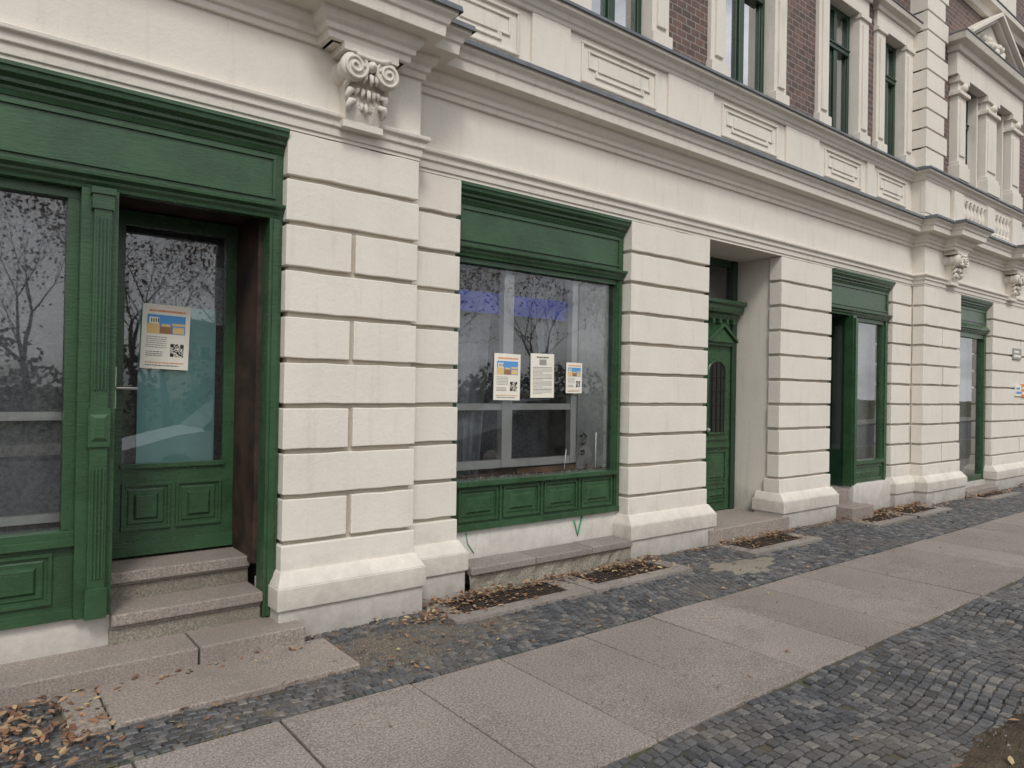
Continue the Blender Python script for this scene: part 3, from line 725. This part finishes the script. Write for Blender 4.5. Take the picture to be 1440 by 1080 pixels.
def cobbles(x0,x1,y0,y1,name,AMP,P,s=.056):
    vs=[];fs=[]
    nu=int((x1-x0)/s)+1; nv=int((y1-y0+AMP+.1)/s)+2
    for i in range(nu):
        for j in range(nv):
            u=x0+i*s; v=y0-AMP-.02+j*s
            uo=(s*.5 if j%2 else 0)+U(-.004,.004)
            jt=lambda: U(-.0065,.0065)
            gp=.0032+R()*.002
            c=[(u+uo+gp+jt(),v+gp+jt()),(u+uo+s-gp+jt(),v+gp+jt()),(u+uo+s-gp+jt(),v+s-gp+jt()),(u+uo+gp+jt(),v+s-gp+jt())]
            cc=[]
            for a,b in c:
                b2=b+AMP*.5*(1+math.sin(2*math.pi*(a+.25*b)/P))+.06*mn.noise(Vector((a*.9,b*1.3,2)))
                a2=a+.06*mn.noise(Vector((a*1.1,b*1.1,7)))
                cc.append((a2,b2))
            mx=sum(q[0] for q in cc)/4; my=sum(q[1] for q in cc)/4
            if my<y0+.012 or my>y1-.012 or R()<.008: continue
            if any(e[0]<mx<e[1] and e[2]<my<e[3] for e in EX) or inpatch(mx,my): continue
            cc=[(a,min(max(b,y0+.002),y1-.002)) for a,b in cc]
            h=U(-.004,.003)+.012*mn.noise(Vector((mx*1.5,my*1.5,0))); o=len(vs)
            vs+=[(a,b,-.03) for a,b in cc]
            vs+=[(a,b,h-.006) for a,b in cc]
            vs+=[(mx+(a-mx)*.80,my+(b-my)*.80,h+U(-.0015,.0015)) for a,b in cc]
            for q in range(4):
                q2=(q+1)%4
                fs.append((o+q,o+q2,o+4+q2,o+4+q)); fs.append((o+4+q,o+4+q2,o+8+q2,o+8+q))
            fs.append((o+8,o+9,o+10,o+11))
    m=MB(); m.add(vs,fs,COB,False); m.obj(name,recalc=False)
cobbles(-3,20,Y1,-.02,'cobblestone_pavement',.08,1.9)
cobbles(-3,15,-3.42,Y0,'cobblestone_pavement',.11,1.75,.058)
def dirt(x0,x1,y0,y1,nx,ny,fn):
    d=MB(); vs=[];fs=[]
    for j in range(ny+1):
        for i in range(nx+1):
            x=x0+(x1-x0)*i/nx; yy=y0+(y1-y0)*j/ny
            vs.append((x,yy,fn(x,yy)+.006*mn.noise(Vector((x*14,yy*14,3)))+.003*mn.noise(Vector((x*45,yy*45,5)))))
    for j in range(ny):
        for i in range(nx): a=j*(nx+1)+i; fs.append((a,a+1,a+nx+2,a+nx+1))
    d.add(vs,fs,DIRT,True); d.obj('dirt_patch',recalc=False)
dirt(1.5,3.4,-1.25,-.14,130,80,lambda x,y:-.009+.013*math.exp(-((x-2.25)/.50)**2-((y+.60)/.32)**2)+.012*math.exp(-((y+.16)/.06)**2))
dirt(-1,1.9,-1.25,-.14,120,50,lambda x,y:-.012+.010*mn.noise(Vector((x*2,y*3,9))))
dirt(3.4,12,-1.2,-.12,240,40,lambda x,y:-.014+.013*math.exp(-((y+.14)/.07)**2)+.011*mn.noise(Vector((x*1.5,y*3,4))))
c=MB(); c.box(.62,1.86,-.915,-.395,-.05,.022,STEP); c.box(.45,.61,-.92,-.42,-.05,.03,STEP); c.obj('cellar_cover_slab',bevel=.01,seg=3)
c=MB(); n=48; ring=[(5.77+.40*math.cos(t)*patchr(t),-.82+.19*math.sin(t)*patchr(t)) for t in [i*6.2832/n-3.1416 for i in range(n)]]
c.add([(a,b,-.03) for a,b in ring]+[(a,b,.004) for a,b in ring]+[(5.77,-.8,.012)],[(i,(i+1)%n,n+(i+1)%n,n+i) for i in range(n)]+[(n+i,n+(i+1)%n,2*n) for i in range(n)],CONC)
c.obj('concrete_patch')
for a,b in GR:
    m=MB(); y0,y1=-.50,-.20
    m.box(a-.15,b+.15,y0-.13,y0,-.05,.018,KERBST); m.box(a-.15,a,y0+.002,-.135,-.05,.016,KERBST); m.box(b,b+.15,y0+.002,-.135,-.05,.016,KERBST)
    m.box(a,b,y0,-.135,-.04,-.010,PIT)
    m.box(a,b,y0,y0+.02,-.02,.012,IRON); m.box(a,b,y1-.02,y1,-.02,.012,IRON)
    n=int((b-a)/.03)
    for i in range(n+1): x=a+i*(b-a-.010)/n; m.box(x,x+.010,y0+.02,y1-.02,-.02,.010,IRON)
    for k in range(3): yy=y0+.06+k*.08; m.box(a,b,yy,yy+.009,-.018,.0085,IRON)
    m.box(a,b,y1+.002,-.135,-.05,.012,CONC)
    m.obj('light_well_grate')
# ---------------------------------------------------------------- leaves
def leafmat(name='dry_leaf'):
    m,nt,b=nmat(name); gg=nt.nodes.new('ShaderNodeNewGeometry')
    c=ramp(nt,gg.outputs['Random Per Island'],[(0,(.10,.045,.028)),(.35,(.20,.10,.055)),(.6,(.27,.155,.09)),(.85,(.36,.25,.15)),(1,(.42,.33,.17))])
    L(nt,c,b.inputs['Base Color']); b.inputs['Roughness'].default_value=.7; return m
LEAF=leafmat()
lf=MB()
def addleaf(x,y,z,s):
    a=U(0,6.283); ca,sa=math.cos(a),math.sin(a); tx,ty=U(-.6,.6),U(-.6,.6); cu=U(.1,.7)
    P=[(-1,0),(-.45,.42),(.2,.5),(1,0),(.2,-.5),(-.45,-.42)]
    vs=[]
    for u,v in P:
        zz=z+s*(abs(v)*cu+ .3*cu*u*u)+max(0,s*(u*tx+v*ty)+s*.4*(abs(tx)+abs(ty)))*.7
        vs.append((x+s*(u*ca-v*sa*.9),y+s*(u*sa+v*ca*.9),zz))
    lf.add(vs,[(0,1,2,3),(0,3,4,5)],LEAF)
for a,b in GR:
    for i in range(620):
        x=U(a-.14,b+.14); far=R()<.62
        yy=-.155-abs(random.gauss(0,.075)) if far else U(-.54,-.15)
        if mn.noise(Vector((x*4,a,0)))>U(-.55,.25): addleaf(x,yy,.014+(U(0,.04) if far else U(0,.012)),U(.010,.028))
for i in range(1000):
    x=U(-1,16)
    yb=-.14 if x>1.75 and x<11.1 else -.42 if x<1.75 else -.32
    addleaf(x,yb-abs(random.gauss(0,.06)),.01+U(0,.015),U(.008,.026))
for i in range(420): addleaf(U(-1,16),U(-1.27,-.3),.008,U(.006,.024))
for i in range(70): addleaf(U(-1,3.2),U(-1.2,-.45),.012,U(.008,.03))
for i in range(110): addleaf(random.gauss(2.55,.16),random.gauss(-.42,.07),.012+U(0,.02),U(.010,.026))
for i in range(420): addleaf(U(0.05,.62),random.gauss(-.72,.24),.012+U(0,.015),U(.010,.030))
for i in range(170): addleaf(U(-1,16),U(-3.4,-1.3),.008,U(.006,.020))
for i in range(900): addleaf(U(0,12),U(-5.5,-3.38),.02,U(.012,.036))
lf.obj('fallen_leaves',recalc=False)
db=MB()
def peb(x,y,s,m):
    a=U(0,3)
    q=[(x+math.cos(a+k*1.57)*s*U(.6,1.2),y+math.sin(a+k*1.57)*s*U(.6,1.2)) for k in range(4)]
    db.hexa([(p[0],p[1],-.004) for p in q],[(p[0]*.6+x*.4,p[1]*.6+y*.4,.003+s*U(.4,.9)) for p in q],m)
PM=[CONC,KERBST,DIRT,DIRT]
for i in range(1300): peb(random.gauss(2.2,.42),random.gauss(-.70,.24),U(.002,.006),random.choice(PM))
for i in range(900): peb(U(0,12),-.16-abs(random.gauss(0,.25)),U(.002,.006),random.choice(PM))
for i in range(500): peb(U(0,10),U(-3.4,-1.2),U(.0015,.004),random.choice(PM))
for i in range(1200): peb(U(1,8),U(-4.3,-3.36),U(.003,.012),random.choice(PM))
db.obj('gravel_debris')
GRM=simple('grass_blade',(.07,.095,.03),.7,var=.4,scale=5,bst=0,island=.4)
gr=MB()
for i in range(14000):
    cx,cy=U(0,12),U(-5.5,-3.40)
    if mn.noise(Vector((cx*2,cy*2,5)))<U(-.3,.3): continue
    a=U(0,6.28);h=U(.015,.06);w=U(.0015,.003);dx,dy=math.cos(a)*h*.5,math.sin(a)*h*.5
    gr.add([(cx-w*math.sin(a),cy+w*math.cos(a),-.005),(cx+w*math.sin(a),cy-w*math.cos(a),-.005),(cx+dx,cy+dy,h+.01)],[(0,1,2)],GRM)
for i in range(2200):
    cx=U(0,9); cy=random.choice([Y0,Y1,Y1])+random.gauss(0,.012)
    if mn.noise(Vector((cx*2.5,cy*3,8)))<.05: continue
    a=U(0,6.28);h=U(.006,.02);w=.0015
    gr.add([(cx-w,cy,-.012),(cx+w,cy,-.012),(cx+math.cos(a)*h*.6,cy+math.sin(a)*h*.6,h)],[(0,1,2)],GRM)
gr.obj('grass',recalc=False)
# ---------------------------------------------------------------- trees across the street
BARK=simple('bark',(.07,.055,.042),.9,var=.35,scale=8,bst=0)
TLEAF=leafmat('tree_leaf')
def treemesh(seed,H):
    rnd=random.Random(seed); t=MB(); tips=[]
    def br(p,d,l,r,dep):
        pts=[p];rr=[r];q=p.copy();dd=d.copy()
        ns=4 if dep<2 else 3 if dep<5 else 2
        for i in range(ns):
            dd=(dd+Vector((rnd.uniform(-1,1),rnd.uniform(-1,1),rnd.uniform(-.5,.9)))*.13).normalized()
            q=q+dd*l/ns; pts.append(q.copy()); rr.append(r*(1-.42*(i+1)/ns))
        t.tube(pts,rr,BARK,7 if dep<2 else 4 if dep<4 else 3,True)
        if dep>=6: tips.append(q); return
        n=3 if rnd.random()<.5 or dep<2 else 2
        base=rnd.uniform(0,6.28)
        for k in range(n):
            az=base+k*6.283/n+rnd.uniform(-.4,.4); sp=rnd.uniform(.35,.75)
            o=dd.orthogonal().normalized(); o2=dd.cross(o)
            nd=(dd*math.cos(sp)+(o*math.cos(az)+o2*math.sin(az))*math.sin(sp)+Vector((0,0,.10))).normalized()
            br(pts[-1],nd,l*rnd.uniform(.62,.84),rr[-1]*rnd.uniform(.6,.8),dep+1)
        if dep>0:
            for k in (1,2):
                if rnd.random()<.5 and k<len(pts):
                    nd=(dd*.5+Vector((rnd.uniform(-1,1),rnd.uniform(-1,1),.3))).normalized()
                    br(pts[k],nd,l*.55,rr[k]*.4,min(dep+2,6))
    br(Vector((0,0,-.2)),Vector((0,0,1)),H*.23,H*.017,0)
    for q in tips:
        for _ in range(rnd.randint(0,2)):
            c=q+Vector((rnd.gauss(0,.22),rnd.gauss(0,.22),rnd.gauss(0,.22))); s=rnd.uniform(.03,.08)
            a=Vector((rnd.gauss(0,1),rnd.gauss(0,1),rnd.gauss(0,1))).normalized()*s; b=a.orthogonal().normalized()*s
            t.add([c-a,c+b*.7,c+a,c-b*.7],[(0,1,2,3)],TLEAF)
    return t.obj('bare_tree',recalc=False)
t1=treemesh(3,10); t2=treemesh(11,9)
t1.location=(4.5,-18.2,0); t2.location=(8.2,-17.5,0)
for i,(x,y,s,rz) in enumerate([(-1.5,-19,.9,1.2),(1.8,-21,1.0,2.0),(12.0,-18.5,1.0,2.2),(15.5,-20.5,.95,4),(20,-18.3,1.1,.7),(25.5,-20,1.0,5),(32,-18.5,1.1,3),(-6.5,-17.8,1.0,3.3),(6.5,-24,1.1,.3),(11,-26,1.1,1.3),(18,-26,1.2,2.9),(-3,-26,1.1,4.9)]):
    o=bpy.data.objects.new('bare_tree',(t1 if i%2 else t2).data); scene.collection.objects.link(o); o.location=(x,y,0); o.scale=(s,s,s*1.03); o.rotation_euler=(0,0,rz)
SHR=simple('shrub_leaf',(.05,.055,.028),.8,var=.5,scale=.7,bst=0,island=.5)
sh=MB()
for k in range(40):
    cx=-18+k*1.9+U(-.9,.9); cy=U(-28,-24); rx,rz=U(1.1,2.0),U(1.0,2.3)
    for i in range(330):
        v=Vector((random.gauss(0,1),random.gauss(0,1),random.gauss(0,1))).normalized()*(U(.35,1)**.5)
        c=Vector((cx+v.x*rx,cy+v.y*1.3,rz*.8+v.z*rz)); s=U(.08,.19)
        a=Vector((random.gauss(0,1),random.gauss(0,1),random.gauss(0,1))).normalized()*s; b=a.orthogonal().normalized()*s
        sh.add([c-a,c+b*.6,c+a,c-b*.6],[(0,1,2,3)],SHR)
sh.obj('distant_shrubs',recalc=False)
def house(x0,x1,y,h,col):
    e=empty('opposite_house'); m=simple('render_far',col,.9,var=.15,scale=.5,bst=0); w=MB(); w.box(x0,x1,y-10,y,0,h,m)
    w.hexa([(x0-.3,y-10,h),(x1+.3,y-10,h),(x1+.3,y+.3,h),(x0-.3,y+.3,h)],[(x0,y-6,h+2),(x1,y-6,h+2),(x1,y-4,h+2),(x0,y-4,h+2)],BARK)
    for f in range(int(h/3)):
        n=int((x1-x0)/2.6)
        for i in range(n):
            x=x0+(i+.5)*(x1-x0)/n; w.box(x-.6,x+.6,y-.1,y+.03,f*3+1.0,f*3+2.6,PWHITE); w.box(x-.5,x+.5,y-.05,y+.04,f*3+1.1,f*3+2.5,DK)
    w.obj('house_body',e)
house(-40,-14,-60,6.5,(.40,.36,.30)); house(20,48,-75,6.5,(.40,.30,.24))
# ---------------------------------------------------------------- parked cars (seen in reflections)
def car(x,y,col,flip=False,van=False):
    e=empty('parked_car'); P=simple('car_paint',col,.3,.2,var=0); m=MB(); T=simple('tyre',(.02,.02,.02),.8,var=0); WG=simple('car_window',(.02,.025,.03),.08,var=0)
    hz=.25 if van else 0
    S=[(0,.70,.45,.62,.62,.55),(.12,.82,.28,.72,.72,.6),(.9,.88,.25,.92,.93,.7),(1.25,.88,.25,.96,1.0,.72),(2.0,.88,.25,1.0,1.46+hz,.60),(2.7,.88,.25,1.0,1.50+hz,.62),(3.5,.88,.25,1.0,1.44+hz,.60),(4.05,.87,.27,.98,1.05+(hz*2),.62),(4.3,.80,.35,.90,.92,.62)]
    vs=[]
    for s,w,zb,zs,zt,wt in S: vs+=[(s,-w*.96,zb),(s,-w,zb+.25 if zb+.25<zs else zs-.05),(s,-w*.97,zs),(s,-wt,zt),(s,wt,zt),(s,w*.97,zs),(s,w,zb+.25 if zb+.25<zs else zs-.05),(s,w*.96,zb)]
    n=len(S)
    for i in range(n-1):
        for j in range(8):
            f=(i*8+j,i*8+(j+1)%8,(i+1)*8+(j+1)%8,(i+1)*8+j)
            glassf=(j in (2,4) and 3<=i<=6) or (j==3 and i in (3,6))
            m.add([vs[k] for k in f],[(0,1,2,3)],WG if glassf else P,not glassf)
    m.add([vs[k] for k in range(8)],[tuple(range(8))],P); m.add([vs[(n-1)*8+k] for k in range(8)],[tuple(range(8))],P)
    for wx in (.85,3.4):
        for s in (-1,1):
            c=(wx,s*.80,.31); m.lathe(c,[(0,-.1),(.2,-.1),(.30,-.09),(.32,-.05),(.32,.05),(.30,.09),(.2,.1),(0,.1)],T,'y',20)
            m.lathe((wx,s*.86,.31),[(0,s*.05),(.17,s*.055),(.20,s*.045),(.20,0)],METAL,'y',16)
    for s in (-1,1):
        m.box(-.01,.1,s*.6-.14,s*.6+.14,.60,.72,PWHITE); m.box(1.55,1.72,s*.98-.09,s*.98+.09,.98,1.12,P); m.box(4.22,4.33,s*.62-.1,s*.62+.1,.66,.86,OR)
        for q in (2.05,2.72,3.45): m.box(q,q+.05,s*.74-.13,s*.74+.13,1.0,1.05,P)
    m.box(-.03,.05,-.5,.5,.36,.5,DK)
    o=m.obj('car_body',e); e.location=(x,y,-.128)
    if flip: e.rotation_euler=(0,0,math.pi)
    return e
car(1.9,-7.0,(.60,.63,.65),van=True); car(7.4,-7.0,(.05,.055,.06)); car(18.0,-7.0,(.2,.03,.03),True); car(19.5,-12.4,(.3,.32,.34),False)
# ---------------------------------------------------------------- world + sun
w=bpy.data.worlds.new('World'); scene.world=w; w.use_nodes=True; nt=w.node_tree; bg=nt.nodes['Background']
sk=nt.nodes.new('ShaderNodeTexSky'); sk.sky_type='NISHITA'; sk.sun_disc=False
sk.sun_elevation=math.radians(48); sk.sun_rotation=math.radians(208); sk.dust_density=3.0; sk.air_density=1.0; sk.ozone_density=1.0
hs=nt.nodes.new('ShaderNodeHueSaturation'); hs.inputs['Saturation'].default_value=.32; L(nt,sk.outputs[0],hs.inputs['Color'])
tc=nt.nodes.new('ShaderNodeTexCoord')
cl=ramp(nt,noise(nt,tc.outputs['Generated'],3.0,4,.6,(1,1,2.5)),[(.36,0.0),(.58,1.0)])
c=mixc(nt,mathn(nt,'MULTIPLY',cl,.75),hs.outputs[0],(8.5,8.5,8.6))
L(nt,c,bg.inputs[0]); bg.inputs[1].default_value=.145
sd=bpy.data.lights.new('Sun','SUN'); sd.energy=1.5; sd.angle=math.radians(14); sd.color=(1,.96,.90)
so=bpy.data.objects.new('Sun',sd); scene.collection.objects.link(so)
so.rotation_euler=Vector((.38,.68,-.86)).to_track_quat('-Z','Y').to_euler()
# ---------------------------------------------------------------- camera
cd=bpy.data.cameras.new('Camera'); co=bpy.data.objects.new('Camera',cd); scene.collection.objects.link(co); scene.camera=co
cd.sensor_width=36; cd.lens=24.95; cd.clip_end=600; cd.clip_start=.05
p=math.radians(.35); ro=math.radians(1.0)
f0=Vector((.621,.784,0)).normalized(); r0=Vector((f0.y,-f0.x,0)); F=f0*math.cos(p)+Vector((0,0,math.sin(p))); u0=r0.cross(F)
up_=u0*math.cos(ro)-r0*math.sin(ro); rt=r0*math.cos(ro)+u0*math.sin(ro)
M=Matrix((rt,up_,-F)).transposed().to_4x4(); M.translation=Vector((0,-4.6,1.6)); co.matrix_world=M
scene.view_settings.view_transform='Standard'; scene.view_settings.look='None'; scene.view_settings.exposure=0
